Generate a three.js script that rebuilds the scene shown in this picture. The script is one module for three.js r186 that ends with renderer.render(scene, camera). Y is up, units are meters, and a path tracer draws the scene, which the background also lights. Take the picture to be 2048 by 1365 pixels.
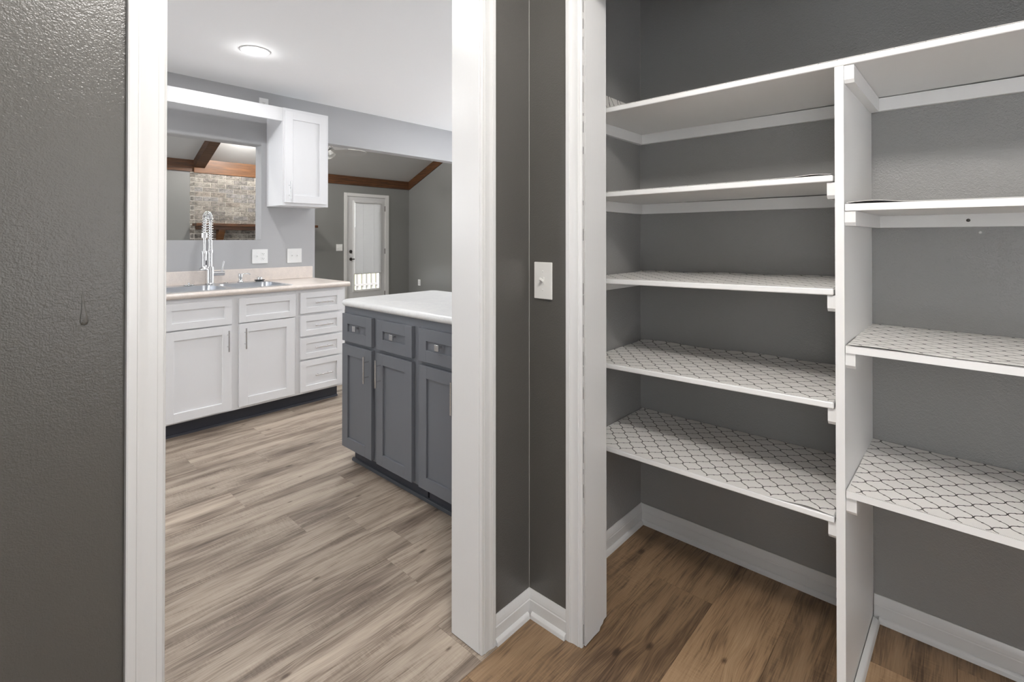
import * as THREE from 'three';
import { RoundedBoxGeometry } from 'three/addons/geometries/RoundedBoxGeometry.js';
import { mergeGeometries, toCreasedNormals } from 'three/addons/utils/BufferGeometryUtils.js';
import { RectAreaLightUniformsLib } from 'three/addons/lights/RectAreaLightUniformsLib.js';

// ---------------------------------------------------------------- camera, sky, exposure
const scene = new THREE.Scene();
const FOCAL = 994;                                             // pixels, for the 2048 x 1365 frame
const camera = new THREE.PerspectiveCamera(2 * Math.atan(682.5 / FOCAL) * 180 / Math.PI, 2048 / 1365, 0.02, 80);
camera.position.set(0, 1.28, 0);
{
  const yaw = 42.0 * Math.PI / 180, pitch = 0.36 * Math.PI / 180;
  camera.lookAt(Math.cos(yaw) * Math.cos(pitch), 1.28 + Math.sin(pitch), -Math.sin(yaw) * Math.cos(pitch));
  camera.setViewOffset(2048, 1365, 0, 212.25, 2048, 1365);    // shifted lens: the horizon stands above the middle
}
const SKY = 4.6;
scene.background = new THREE.Color(0.95, 0.97, 1.0);
scene.backgroundIntensity = SKY;
{
  const sun = new THREE.DirectionalLight(0xf6f8ff, 24); sun.position.set(0.3, 13, 0.5); sun.target.position.set(0, 0, -3); scene.add(sun, sun.target);   // high, square to the windows' walls: it lights the ground outside
  sun.castShadow = true; Object.assign(sun.shadow.camera, { left: -16, right: 16, top: 16, bottom: -16, near: 0.5, far: 50 }); sun.shadow.mapSize.set(2048, 2048);
}
const renderer = new THREE.WebGLRenderer({ antialias: true });
renderer.toneMapping = THREE.LinearToneMapping;
renderer.toneMappingExposure = 1.12;
renderer.shadowMap.enabled = true;
RectAreaLightUniformsLib.init();
const CAN = 165, HALL = 4.1, FAMILY = 4.8;                          // lamp strengths
const CAN_TINT = [0.985, 0.99, 1.0], HALL_TINT = [1.0, 0.965, 0.92], FAMILY_TINT = [1.0, 0.965, 0.92];

// ---------------------------------------------------------------- random, noise
function rng(seed) { let s = seed >>> 0; return () => { s = (s + 0x6D2B79F5) >>> 0; let t = s; t = Math.imul(t ^ (t >>> 15), t | 1); t ^= t + Math.imul(t ^ (t >>> 7), t | 61); return ((t ^ (t >>> 14)) >>> 0) / 4294967296; }; }
function hash(i, j, s) { let h = (Math.imul(i, 374761393) + Math.imul(j, 668265263) + Math.imul(s, 974634777)) | 0; h = Math.imul(h ^ (h >>> 13), 1274126177); return ((h ^ (h >>> 16)) >>> 0) / 4294967296; }
function tnoise(x, y, px, py, s) {                              // value noise that repeats every px, py
  const xi = Math.floor(x), yi = Math.floor(y), fx = x - xi, fy = y - yi, u = fx * fx * (3 - 2 * fx), v = fy * fy * (3 - 2 * fy);
  const m = (a, p) => ((a % p) + p) % p, x0 = m(xi, px), x1 = m(xi + 1, px), y0 = m(yi, py), y1 = m(yi + 1, py);
  const a = hash(x0, y0, s), b = hash(x1, y0, s), c = hash(x0, y1, s), d = hash(x1, y1, s);
  return a + (b - a) * u + (c - a) * v + (a - b - c + d) * u * v;
}
function fbm(x, y, px, py, s, o = 3) { let t = 0, a = 0.5, n = 0; for (let i = 0; i < o; i++) { t += a * tnoise(x, y, px, py, s + i * 17); n += a; x *= 2; y *= 2; px *= 2; py *= 2; a *= 0.5; } return t / n; }
function dataTexture(w, h, fn, srgb = true) {
  const d = new Uint8Array(w * h * 4);
  for (let j = 0; j < h; j++) for (let i = 0; i < w; i++) { const c = fn(i / w, j / h), o = (j * w + i) * 4; d[o] = Math.max(0, Math.min(255, c[0])); d[o + 1] = Math.max(0, Math.min(255, c[1])); d[o + 2] = Math.max(0, Math.min(255, c[2])); d[o + 3] = 255; }
  const t = new THREE.DataTexture(d, w, h, THREE.RGBAFormat);
  t.wrapS = t.wrapT = THREE.RepeatWrapping; t.magFilter = THREE.LinearFilter; t.minFilter = THREE.LinearMipmapLinearFilter; t.generateMipmaps = true;
  if (srgb) t.colorSpace = THREE.SRGBColorSpace;
  t.needsUpdate = true;
  return t;
}
function scaled(t, u, v) { const c = t.clone(); c.repeat.set(u, v); c.needsUpdate = true; return c; }

// ---------------------------------------------------------------- textures
const peel = dataTexture(768, 768, (u, v) => {                  // rolled paint: fine stipple over soft lumps, 0.5 m square
  const a = fbm(u * 190, v * 190, 190, 190, 3, 2), b = fbm(u * 80, v * 86, 80, 86, 9, 2), c = tnoise(u * 9, v * 9, 9, 9, 21);
  const g = 255 * (0.48 * a + 0.42 * b + 0.10 * c); return [g, g, g];
}, false);
const brushed = dataTexture(512, 512, (u, v) => {               // brush strokes in trim paint, running along v
  const g = 255 * (0.6 * fbm(u * 90, v * 5, 90, 5, 31, 2) + 0.4 * fbm(u * 20, v * 20, 20, 20, 35, 2)); return [g, g, g];
}, false);
const laminate = (base, vary, seed) => dataTexture(512, 512, (u, v) => {
  const a = fbm(u * 14, v * 14, 14, 14, seed, 3) - 0.5, b = fbm(u * 70, v * 70, 70, 70, seed + 5, 2) - 0.5, k = 1 + vary * (1.1 * a + 0.9 * b);
  return [base[0] * k, base[1] * k, base[2] * (k - vary * 0.25 * a)];
});
function plankTexture(seed, light, dark, pale, knots) {
  const R = rng(seed * 77 + 5), kn = [];
  for (let i = 0; i < knots; i++) kn.push([R(), 0.15 + 0.7 * R(), 0.5 + 0.7 * R()]);
  return dataTexture(1024, 256, (u, v) => {
    let vv = v, uu = u, kd = 0;
    for (const [ku, kv, s] of kn) {
      let du = u - ku; du -= Math.round(du); const dv = v - kv, dx = du * 1.22, dy = dv * 0.205, r = Math.hypot(dx * 0.45, dy) / (0.011 * s);
      vv += dv * 1.6 * Math.exp(-r * 0.55); if (r < 1) kd = Math.max(kd, 1 - r);
    }
    const warp = 0.05 * (tnoise(uu * 5, vv * 3, 5, 64, seed + 1) - 0.5) + 0.02 * (tnoise(uu * 14, vv * 5, 14, 64, seed + 2) - 0.5);
    const w = vv + warp;
    const broad = fbm(uu * 3, w * 4.5 + 8, 3, 64, seed + 3, 3), mid = fbm(uu * 7, w * 16 + 8, 7, 128, seed + 8, 3), fine = fbm(uu * 22, w * 85 + 8, 22, 512, seed + 13, 2), line = tnoise(uu * 9, w * 62 + 8, 9, 512, seed + 17);
    const saw = (tnoise(uu * 420, v * 12, 420, 64, seed + 23) - 0.5) * Math.max(0, fbm(uu * 6, v * 3, 6, 64, seed + 29, 2) - 0.42) * 1.6, hair = tnoise(uu * 26, w * 125 + 8, 26, 1024, seed + 41);
    let t = 0.54 + 1.35 * (broad - 0.5) + 0.6 * (mid - 0.5) + 0.6 * (fine - 0.5) + 0.34 * (hair - 0.5) + saw * 0.45;
    if (line > 0.8) t -= (line - 0.8) * 1.3;
    t -= kd * 0.9;
    t = Math.max(-0.25, Math.min(1.2, t));
    const p = Math.max(0, t - 0.62) * 1.7, q = Math.min(1, t / 0.62);
    return [0, 1, 2].map((c) => (dark[c] + (light[c] - dark[c]) * q) * (1 - p) + pale[c] * p);
  });
}
const greyPlanks = [1, 2, 3, 4, 5, 6].map((k) => { const s = 1 + (hash(k, 5, 7) - 0.5) * 0.12; return plankTexture(100 + k * 31, [164 * s, 149 * s, 134 * s], [112 * s, 98 * s, 86 * s], [184 * s, 170 * s, 154 * s], k % 3 ? 1 : 2); });
const brownPlanks = [1, 2, 3, 4].map((k) => { const s = 1 + (hash(k, 9, 3) - 0.5) * 0.16; return plankTexture(500 + k * 37, [143 * s, 116 * s, 88 * s], [88 * s, 68 * s, 50 * s], [160 * s, 133 * s, 104 * s], 2); });
const stain = (a, b, seed) => dataTexture(512, 128, (u, v) => {
  const w = v + 0.06 * (tnoise(u * 6, v * 3, 6, 3, seed) - 0.5), t = 0.55 * fbm(u * 4, w * 12, 4, 12, seed + 3, 3) + 0.45 * fbm(u * 12, w * 48, 12, 48, seed + 9, 2), k = Math.max(0, Math.min(1, (t - 0.25) * 2));
  return [0, 1, 2].map((c) => a[c] + (b[c] - a[c]) * k);
});
const whitewash = dataTexture(256, 256, (u, v) => {             // lime wash over fired clay
  const a = fbm(u * 14, v * 22, 14, 22, 71, 3), b = fbm(u * 60, v * 60, 60, 60, 77, 2), k = 0.60 + 0.55 * (a - 0.2) + 0.45 * (b - 0.3);
  return [255 * Math.min(1, k), 252 * Math.min(1, k), 246 * Math.min(1, k)];
});
const PX = 0.0732, PZ = 0.0628;                                 // trellis repeat: shelf depth, shelf length
function linerTexture(start, phase, tail) {                     // printed shelf paper, 0.47 m deep (v) by 0.86 m long (u)
  const W = 2048, H = 1120, c = document.createElement('canvas'); c.width = W; c.height = H;
  const g = c.getContext('2d'), su = W / 0.86, sv = H / 0.47;
  g.fillStyle = '#e9e6e2'; g.fillRect(0, 0, W, H);
  g.strokeStyle = '#37332f'; g.fillStyle = '#37332f'; g.lineCap = 'round'; g.lineJoin = 'round';
  const X = (z) => z * su, Y = (x) => H - x * sv;              // canvas top is the back of the shelf
  const link = (z0, x0, sz, sx, t0, t1) => {
    g.lineWidth = 0.0027 * su; g.beginPath();
    for (let i = 0; i <= 16; i++) {
      const t = t0 + (t1 - t0) * i / 16, k = 0.40 * Math.sin(2 * Math.PI * t) / (2 * Math.PI) + 0.12 * Math.sin(4 * Math.PI * t) / (4 * Math.PI), a = (t + k) * PX / 2, b = (t - k) * PZ / 2;
      g[i ? 'lineTo' : 'moveTo'](X(z0 + sz * b), Y(x0 + sx * a));
    }
    g.stroke();
  };
  for (let r = 0; r < 14; r++) {
    const x = start + r * PX / 2;
    for (let n = -2; n < 17; n++) {
      const z = phase + (n + (r % 2) / 2) * PZ;
      for (const sz of [-1, 1]) {
        link(z, x, sz, 1, 0, 1);
        g.beginPath(); g.arc(X(z + sz * PZ / 4), Y(x + PX / 4), 0.0028 * su, 0, 7); g.fill();
        if (r === 0 && tail) link(z, x, sz, -1, 0, 0.36);
      }
      g.beginPath(); g.ellipse(X(z), Y(x), 0.0021 * su, 0.0030 * sv, 0, 0, 7); g.fill();
    }
  }
  const t = new THREE.CanvasTexture(c); t.colorSpace = THREE.SRGBColorSpace; t.magFilter = THREE.LinearFilter; t.anisotropy = 8; t.wrapS = THREE.RepeatWrapping;
  return t;
}

// ---------------------------------------------------------------- materials
const lin = (r, g, b) => new THREE.Color().setRGB(r, g, b);
const std = (c, roughness, o = {}) => new THREE.MeshStandardMaterial({ color: c, roughness, ...o });
const peelMap = scaled(peel, 2, 2);
const M = {
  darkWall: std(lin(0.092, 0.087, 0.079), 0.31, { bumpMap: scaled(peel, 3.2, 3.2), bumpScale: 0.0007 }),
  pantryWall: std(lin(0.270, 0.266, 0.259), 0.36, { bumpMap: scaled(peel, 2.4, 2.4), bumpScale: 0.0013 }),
  kitchenWall: std(lin(0.415, 0.415, 0.42), 0.55, { bumpMap: peelMap, bumpScale: 0.0004 }),
  familyWall: std(lin(0.21, 0.21, 0.203), 0.4, { bumpMap: peelMap, bumpScale: 0.0005 }),
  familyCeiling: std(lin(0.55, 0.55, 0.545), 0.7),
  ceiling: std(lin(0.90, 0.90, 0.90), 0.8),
  trim: std(lin(0.655, 0.65, 0.64), 0.25, { bumpMap: scaled(brushed, 3, 3), bumpScale: 0.00025 }),
  shelf: std(lin(0.79, 0.78, 0.765), 0.42, { bumpMap: scaled(brushed, 3, 3), bumpScale: 0.0002 }),
  cabinet: std(lin(0.81, 0.81, 0.82), 0.36),
  island: std(lin(0.135, 0.142, 0.158), 0.42),
  islandDark: std(lin(0.05, 0.055, 0.065), 0.5),
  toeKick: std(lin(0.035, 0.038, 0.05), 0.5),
  beige: std(0xffffff, 0.3, { map: scaled(laminate([221, 211, 203], 0.055, 41), 2.5, 2.5) }),
  whiteTop: std(0xffffff, 0.32, { map: scaled(laminate([222, 222, 221], 0.05, 61), 2.5, 2.5) }),
  steel: std(lin(0.62, 0.64, 0.67), 0.28, { metalness: 1 }),
  nickel: std(lin(0.70, 0.70, 0.70), 0.26, { metalness: 1 }),
  chrome: std(lin(0.80, 0.81, 0.82), 0.12, { metalness: 1 }),
  bronze: std(lin(0.10, 0.095, 0.09), 0.35, { metalness: 1 }),
  rubber: std(lin(0.02, 0.02, 0.02), 0.6),
  plate: std(lin(0.80, 0.80, 0.79), 0.32),
  ivory: std(lin(0.74, 0.73, 0.70), 0.32),
  slot: std(lin(0.05, 0.05, 0.05), 0.7),
  beam: std(0xffffff, 0.5, { map: scaled(stain([50, 34, 24], [100, 70, 48], 201), 1.2, 5) }),
  trimWood: std(0xffffff, 0.45, { map: scaled(stain([60, 38, 22], [104, 66, 36], 221), 1.2, 5) }),
  trimWoodPale: std(0xffffff, 0.45, { map: scaled(stain([86, 55, 29], [130, 86, 48], 241), 1.2, 5) }),
  mortar: std(lin(0.60, 0.56, 0.50), 0.9),
  door: std(lin(0.60, 0.60, 0.60), 0.45),
  blind: std(lin(0.60, 0.60, 0.60), 0.5),
  glass: new THREE.MeshPhysicalMaterial({ color: 0xffffff, roughness: 0.02, transmission: 1, thickness: 0, ior: 1.45 }),
  carpet: std(lin(0.30, 0.27, 0.23), 0.95),
  slab: std(lin(0.12, 0.10, 0.08), 0.9),
  fanBlade: std(lin(0.05, 0.03, 0.02), 0.35),
  fanPale: std(lin(0.58, 0.575, 0.57), 0.4),
  fanShade: std(lin(0.78, 0.77, 0.74), 0.5),
  deck: std(lin(0.24, 0.235, 0.225), 0.8),
  picket: std(lin(0.16, 0.15, 0.14), 0.8),
  lawn: std(lin(0.20, 0.21, 0.09), 0.95),
  fence: std(lin(0.13, 0.10, 0.09), 0.9),
  spackle: std(lin(0.7, 0.7, 0.69), 0.8),
};

// ---------------------------------------------------------------- geometry helpers
function metreUV(g) {                                           // uv in metres from the face's own main direction
  if (g.index) g = g.toNonIndexed();
  const p = g.attributes.position, uv = new Float32Array(p.count * 2), a = new THREE.Vector3(), b = new THREE.Vector3(), c = new THREE.Vector3();
  for (let i = 0; i < p.count; i += 3) {
    a.fromBufferAttribute(p, i); b.fromBufferAttribute(p, i + 1); c.fromBufferAttribute(p, i + 2);
    const n = b.clone().sub(a).cross(c.clone().sub(a)), x = Math.abs(n.x), y = Math.abs(n.y), z = Math.abs(n.z);
    [a, b, c].forEach((q, k) => { const o = (i + k) * 2; if (y >= x && y >= z) { uv[o] = q.x; uv[o + 1] = q.z; } else if (x >= z) { uv[o] = q.z; uv[o + 1] = q.y; } else { uv[o] = q.x; uv[o + 1] = q.y; } });
  }
  g.setAttribute('uv', new THREE.BufferAttribute(uv, 2));
  for (const k of Object.keys(g.attributes)) if (!['position', 'normal', 'uv'].includes(k)) g.deleteAttribute(k);
  g.clearGroups?.();
  return g;
}
function bx(x0, x1, y0, y1, z0, z1, r = 0) {                    // box between limits, edges rounded by r
  const w = Math.abs(x1 - x0), h = Math.abs(y1 - y0), d = Math.abs(z1 - z0);
  const g = r ? new RoundedBoxGeometry(w, h, d, 2, Math.min(r, w / 2.01, h / 2.01, d / 2.01)) : new THREE.BoxGeometry(w, h, d);
  g.translate((x0 + x1) / 2, (y0 + y1) / 2, (z0 + z1) / 2);
  return metreUV(g);
}
function prism(axis, pts, a0, a1, crease = 0) {                 // outline swept straight along an axis; x: (y, z), y: (x, z), z: (x, y)
  let q = axis === 'y' ? pts.map(([x, z]) => [z, x]) : pts.map((p) => [...p]);
  const area = q.reduce((s, p, i) => { const n = q[(i + 1) % q.length]; return s + p[0] * n[1] - n[0] * p[1]; }, 0);
  if (area < 0) q.reverse();
  const at = ([p, r], a) => (axis === 'x' ? [a, p, r] : axis === 'y' ? [r, a, p] : [p, r, a]);
  const v = [], tri = (...t) => t.forEach((k) => v.push(...k));
  q.forEach((p, i) => { const n = q[(i + 1) % q.length]; tri(at(p, a0), at(n, a0), at(n, a1)); tri(at(p, a0), at(n, a1), at(p, a1)); });
  for (const [i, j, k] of THREE.ShapeUtils.triangulateShape(q.map((p) => new THREE.Vector2(...p)), [])) { tri(at(q[i], a1), at(q[j], a1), at(q[k], a1)); tri(at(q[i], a0), at(q[k], a0), at(q[j], a0)); }
  let g = new THREE.BufferGeometry(); g.setAttribute('position', new THREE.BufferAttribute(new Float32Array(v), 3)); g.computeVertexNormals();
  if (crease) g = toCreasedNormals(g, crease);
  return metreUV(g);
}
function plateWithHoles(outer, holes, y0, y1) {                 // flat slab in x, z with openings
  const s = new THREE.Shape(outer.map(([x, z]) => new THREE.Vector2(x, -z)));
  for (const h of holes) s.holes.push(new THREE.Path(h.map(([x, z]) => new THREE.Vector2(x, -z))));
  const g = new THREE.ExtrudeGeometry(s, { depth: y1 - y0, bevelEnabled: false, steps: 1 }); g.rotateX(-Math.PI / 2); g.translate(0, y0, 0);
  return metreUV(g);
}
function roundRect(x0, x1, z0, z1, r, n = 6) {
  const o = []; for (const [cx, cz, a] of [[x1 - r, z1 - r, 0], [x0 + r, z1 - r, 90], [x0 + r, z0 + r, 180], [x1 - r, z0 + r, 270]]) for (let i = 0; i <= n; i++) { const t = (a + 90 * i / n) * Math.PI / 180; o.push([cx + r * Math.cos(t), cz + r * Math.sin(t)]); }
  return o;
}
const cyl = (r0, r1, h, x, y, z, seg = 20) => { const g = new THREE.CylinderGeometry(r1, r0, h, seg); g.translate(x, y + h / 2, z); return metreUV(g); };
function rod(a, b, r, seg = 10) {
  const A = new THREE.Vector3(...a), B = new THREE.Vector3(...b), d = B.clone().sub(A), g = new THREE.CylinderGeometry(r, r, d.length(), seg);
  g.applyQuaternion(new THREE.Quaternion().setFromUnitVectors(new THREE.Vector3(0, 1, 0), d.clone().normalize())); g.translate(...A.add(B).multiplyScalar(0.5).toArray());
  return metreUV(g);
}
const lathe = (pts, x, y, z, seg = 28) => { const g = new THREE.LatheGeometry(pts.map((p) => new THREE.Vector2(...p)), seg); g.translate(x, y, z); return metreUV(g); };
const tube = (pts, r, n = 40, seg = 8) => metreUV(new THREE.TubeGeometry(new THREE.CatmullRomCurve3(pts.map((p) => new THREE.Vector3(...p))), n, r, seg));
const join = (a) => (a.length === 1 ? a[0] : mergeGeometries(a));

// ---------------------------------------------------------------- scene helpers
const taken = new Map();
function numbered(n) { const k = taken.get(n) ?? 0; taken.set(n, k + 1); return k ? `${n}_${String(k).padStart(3, '0')}` : n; }
function thing(name, label, category, [x, y, z], turn = 0, group) {
  const o = new THREE.Group(); o.name = numbered(name); o.position.set(x, y, z); o.rotation.y = turn; scene.add(o);
  o.userData = { label, category }; if (group) o.userData.group = group;
  return o;
}
function part(name, geos, m, parent) {                          // geometry is given in the thing's own frame
  const o = new THREE.Mesh(join([].concat(geos)), m); o.name = name; o.castShadow = o.receiveShadow = true; parent.add(o); return o;
}
function wpart(name, geos, m, parent) {                         // geometry is given in the room's frame, for things that are not turned
  let r = parent; while (r.parent && r.parent !== scene) r = r.parent;
  const g = join([].concat(geos)); g.translate(-r.position.x, -r.position.y, -r.position.z); return part(name, g, m, parent);
}
function struct(name, geos, m) { const o = part(numbered(name), geos, m, scene); o.userData.kind = 'structure'; return o; }
function structGroup(name) { const o = new THREE.Group(); o.name = numbered(name); scene.add(o); o.userData.kind = 'structure'; return o; }
function single(name, geos, m, label, category, group) {        // a thing that is one mesh
  const g = join([].concat(geos)); g.computeBoundingBox(); const b = g.boundingBox, c = [(b.min.x + b.max.x) / 2, b.min.y, (b.min.z + b.max.z) / 2]; g.translate(-c[0], -c[1], -c[2]);
  const o = part(numbered(name), g, m, scene); o.position.set(...c); o.userData = { label, category }; if (group) o.userData.group = group; return o;
}

// ================================================================ THE ROOMS
const CEIL = 2.5, ZA = -1.101, ZB = -1.217, XH = 1.311, XP = 1.426, ZP = -1.077, XB = 2.068, ZW = -4.305, ZF = -4.425, ZBACK = -8.2, XR = 6.018, XFL = -0.6, KX0 = -1.9, KX1 = 4.8;
const PHEAD = 2.082, OPEN_L = 0.2585, OPEN_R = 1.071, PJ = -0.872, PJ2 = 1.0, HX0 = -1.3, HZ1 = 1.5, PZ1 = 1.2;

// floor: planks laid along x
{
  const floor = structGroup('floor');
  part('floor_base', bx(KX0, KX1, -0.12, -0.0062, HZ1 + 0.1, ZF), M.slab, floor);
  const seams = [1.5, 1.28, 1.065, 0.85, 0.635, 0.42, 0.205, -0.011, -0.223, -0.436, -0.648, -0.856, -1.078, -1.287, -1.501, -1.703, -1.906, -2.117, -2.317, -2.53, -2.73, -2.932, -3.137, -3.341, -3.548, -3.755, -3.96, -4.165, -4.37];
  const joints = { '-0.856': 1.765, '-1.287': 1.06, '-1.703': 1.144, '-1.906': 1.272, '-2.317': 1.0155, '-2.73': 0.914, '-3.137': 1.185, '-3.341': 0.8825, '-3.755': 1.647 };
  const R = rng(11), L = 1.22, mats = (set, rough) => set.map((t) => std(0xffffff, rough, { map: t, bumpMap: t, bumpScale: 0.0004 }));
  const grey = mats(greyPlanks, 0.56), brown = mats(brownPlanks, 0.56);
  let last = -1;
  for (let r = 0; r < seams.length - 1; r++) {
    const z0 = seams[r], z1 = seams[r + 1], hall = z1 > -1.2, j = joints[String(z1)] ?? R() * L, xa = hall ? HX0 : KX0, xb = hall ? XB : KX1;
    for (let x = j - Math.ceil((j - xa) / L) * L; x < xb; x += L) {
      const a = Math.max(x, xa) + 0.0003, b = Math.min(x + L, xb) - 0.0003; if (b - a < 0.02) continue;
      const z = (z0 + z1) / 2, h = (z0 - z1) / 2 - 0.0003, c = 0.0012;
      const g = prism('x', [[-0.006, z - h], [-c * 0.7, z - h], [0, z - h + c], [0, z + h - c], [-c * 0.7, z + h], [-0.006, z + h]], a, b);
      const uv = g.attributes.uv, p = g.attributes.position, off = R(), flip = R() < 0.5;
      for (let i = 0; i < uv.count; i++) { const s = (p.getZ(i) - z1) / (z0 - z1); uv.setXY(i, (p.getX(i) - x) / L + off, 0.02 + 0.96 * (flip ? 1 - s : s)); }
      const set = hall ? brown : grey; let k = Math.floor(R() * set.length); if (k === last) k = (k + 1) % set.length; last = k;
      part('plank', g, set[k], floor);
    }
  }
  struct('floor_family_room', bx(XFL - 0.1, XR + 0.1, -0.12, -0.004, ZF, ZBACK - 0.1), M.carpet);
}
// ceilings
struct('ceiling', bx(KX0 - 0.1, KX1 + 0.1, CEIL, CEIL + 0.1, HZ1 + 0.1, ZF), M.ceiling);
const slopeY = (z) => 2.40 + 0.43 * (z - ZBACK);
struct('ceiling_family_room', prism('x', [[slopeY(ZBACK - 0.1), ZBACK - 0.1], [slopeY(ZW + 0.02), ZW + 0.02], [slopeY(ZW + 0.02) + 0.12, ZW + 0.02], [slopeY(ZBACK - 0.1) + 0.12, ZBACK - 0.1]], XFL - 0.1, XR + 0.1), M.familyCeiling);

// hall walls
{
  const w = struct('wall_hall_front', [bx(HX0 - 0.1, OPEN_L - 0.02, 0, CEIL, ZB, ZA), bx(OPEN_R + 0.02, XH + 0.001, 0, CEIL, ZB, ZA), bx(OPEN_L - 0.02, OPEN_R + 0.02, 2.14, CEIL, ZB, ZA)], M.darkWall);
  // a run of dried paint on the wall
  const drip = lathe([[0, 0], [0.004, 0.002], [0.0058, 0.007], [0.005, 0.014], [0.0028, 0.028], [0.0014, 0.05], [0, 0.06]], 0, 0, 0, 14); drip.scale(1, 1, 0.45); drip.rotateZ(0.05); drip.translate(0.1415, 1.132, ZA + 0.0005);
  part('paint_drip', drip, M.darkWall, w);
}


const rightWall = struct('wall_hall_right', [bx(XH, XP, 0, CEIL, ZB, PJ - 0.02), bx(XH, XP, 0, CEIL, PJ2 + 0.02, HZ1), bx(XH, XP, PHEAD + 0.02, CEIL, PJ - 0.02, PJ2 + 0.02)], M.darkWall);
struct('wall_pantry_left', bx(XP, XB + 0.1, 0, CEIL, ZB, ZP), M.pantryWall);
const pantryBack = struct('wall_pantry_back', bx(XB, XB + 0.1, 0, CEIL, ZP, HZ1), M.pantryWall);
const caulk = std(lin(0.30, 0.29, 0.275), 0.5);                   // the beads of filler in the wall corners
part('caulk_bead', prism('y', [[XH - 0.0014, ZA + 0.0001], [XH - 0.0004, ZA + 0.0006], [XH - 0.0001, ZA + 0.0016], [XH + 0.001, ZA - 0.001]], 0.084, CEIL), caulk, rightWall);
part('caulk_bead', prism('y', [[XB - 0.0016, ZP + 0.0001], [XB - 0.0005, ZP + 0.0006], [XB - 0.0001, ZP + 0.0018], [XB + 0.001, ZP - 0.001]], 0.084, CEIL), caulk, pantryBack);
struct('wall_pantry_right', bx(XP, XB, 0, CEIL, PZ1, PZ1 + 0.1), M.pantryWall);
// kitchen walls
struct('wall_kitchen_hall_side', [bx(KX0, OPEN_L - 0.02, 0, CEIL, ZB - 0.012, ZB - 0.0005), bx(OPEN_L - 0.02, OPEN_R + 0.02, 2.14, CEIL, ZB - 0.012, ZB - 0.0005)], M.kitchenWall);
const PASS_R = 1.6715, SILL = 1.264, LINT = 2.05, WALL_END = 2.133, HEAD = 2.152;
{
  const r = 0.016, n = 6, nose = [[LINT + 0.03, ZF], [LINT, ZF]];
  for (let i = 0; i <= n; i++) { const a = i / n * Math.PI / 2; nose.push([LINT + r - r * Math.cos(a), ZW - r + r * Math.sin(a)]); }
  nose.push([LINT + 0.03, ZW]);
  struct('wall_kitchen', [bx(KX0, WALL_END, 0, SILL, ZF, ZW), bx(PASS_R, WALL_END, SILL, CEIL, ZF, ZW), bx(KX0, PASS_R, LINT + 0.03, CEIL, ZF, ZW), prism('x', nose, KX0, PASS_R, 0.5), bx(WALL_END, KX1, HEAD, CEIL, ZF, ZW, 0)], M.kitchenWall);
}
function paned(name, axis, at, a0, a1, y0, y1, n) {             // a window outside the frame: real opening, frame, glass
  const w = structGroup(name), d = 0.05, G = [], f = 0.05;
  const b = (p, q, r, s) => (axis === 'x' ? bx(at - d, at, r, s, p, q) : bx(p, q, r, s, at - d, at));
  G.push(b(a0, a0 + f, y0, y1), b(a1 - f, a1, y0, y1), b(a0, a1, y0, y0 + f), b(a0, a1, y1 - f, y1));
  for (let i = 1; i < n; i++) { const c = a0 + (a1 - a0) * i / n; G.push(b(c - f / 2, c + f / 2, y0, y1)); }
  part('window_frame', G, M.trim, w);
  part('glass', axis === 'x' ? bx(at - 0.03, at - 0.024, y0 + f, y1 - f, a0 + f, a1 - f) : bx(a0 + f, a1 - f, y0 + f, y1 - f, at - 0.03, at - 0.024), M.glass, w);
}
{
  const a0 = -3.7, a1 = -2.5, y0 = 0.5, y1 = 2.0, x0 = KX0 - 0.1, x1 = KX0;
  struct('wall_kitchen_left', [bx(x0, x1, 0, CEIL, a1, ZB), bx(x0, x1, 0, CEIL, ZF, a0), bx(x0, x1, 0, y0, a0, a1), bx(x0, x1, y1, CEIL, a0, a1)], M.kitchenWall);
  paned('window_1', 'x', KX0 - 0.02, a0, a1, y0, y1, 2);
}
{
  const a0 = 0.1, a1 = 1.3, y0 = 0.45, y1 = 2.05, x0 = HX0 - 0.1, x1 = HX0;
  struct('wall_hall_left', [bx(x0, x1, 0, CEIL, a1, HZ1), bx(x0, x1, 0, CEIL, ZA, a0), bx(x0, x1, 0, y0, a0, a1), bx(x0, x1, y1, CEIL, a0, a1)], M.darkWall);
  paned('window_3', 'x', HX0 - 0.02, a0, a1, y0, y1, 2);
}
{
  const a0 = -4.1, a1 = -1.4, y0 = 0.3, y1 = 2.3, x0 = KX1, x1 = KX1 + 0.1;
  struct('wall_kitchen_right', [bx(x0, x1, 0, CEIL, a1, ZB), bx(x0, x1, 0, CEIL, ZF, a0), bx(x0, x1, 0, y0, a0, a1), bx(x0, x1, y1, CEIL, a0, a1)], M.kitchenWall);
  paned('window_5', 'x', KX1 + 0.07, a0, a1, y0, y1, 3);
}
struct('wall_kitchen_hall_side', bx(OPEN_R + 0.02, KX1, 0, CEIL, ZB - 0.012, ZB - 0.0005), M.kitchenWall);
struct('wall_kitchen_outer', bx(XB + 0.1, KX1 + 0.1, 0, CEIL, ZB, ZB + 0.1), M.kitchenWall);
{
  const a0 = 0.2, a1 = 1.15, y0 = 0.7, y1 = 1.85, z0 = HZ1, z1 = HZ1 + 0.1;
  struct('wall_hall_back', [bx(HX0 - 0.1, a0, 0, CEIL, z0, z1), bx(a1, XB + 0.1, 0, CEIL, z0, z1), bx(a0, a1, 0, y0, z0, z1), bx(a0, a1, y1, CEIL, z0, z1)], M.darkWall);
  paned('window_4', 'z', z1 - 0.02, a0, a1, y0, y1, 2);
}
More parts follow.
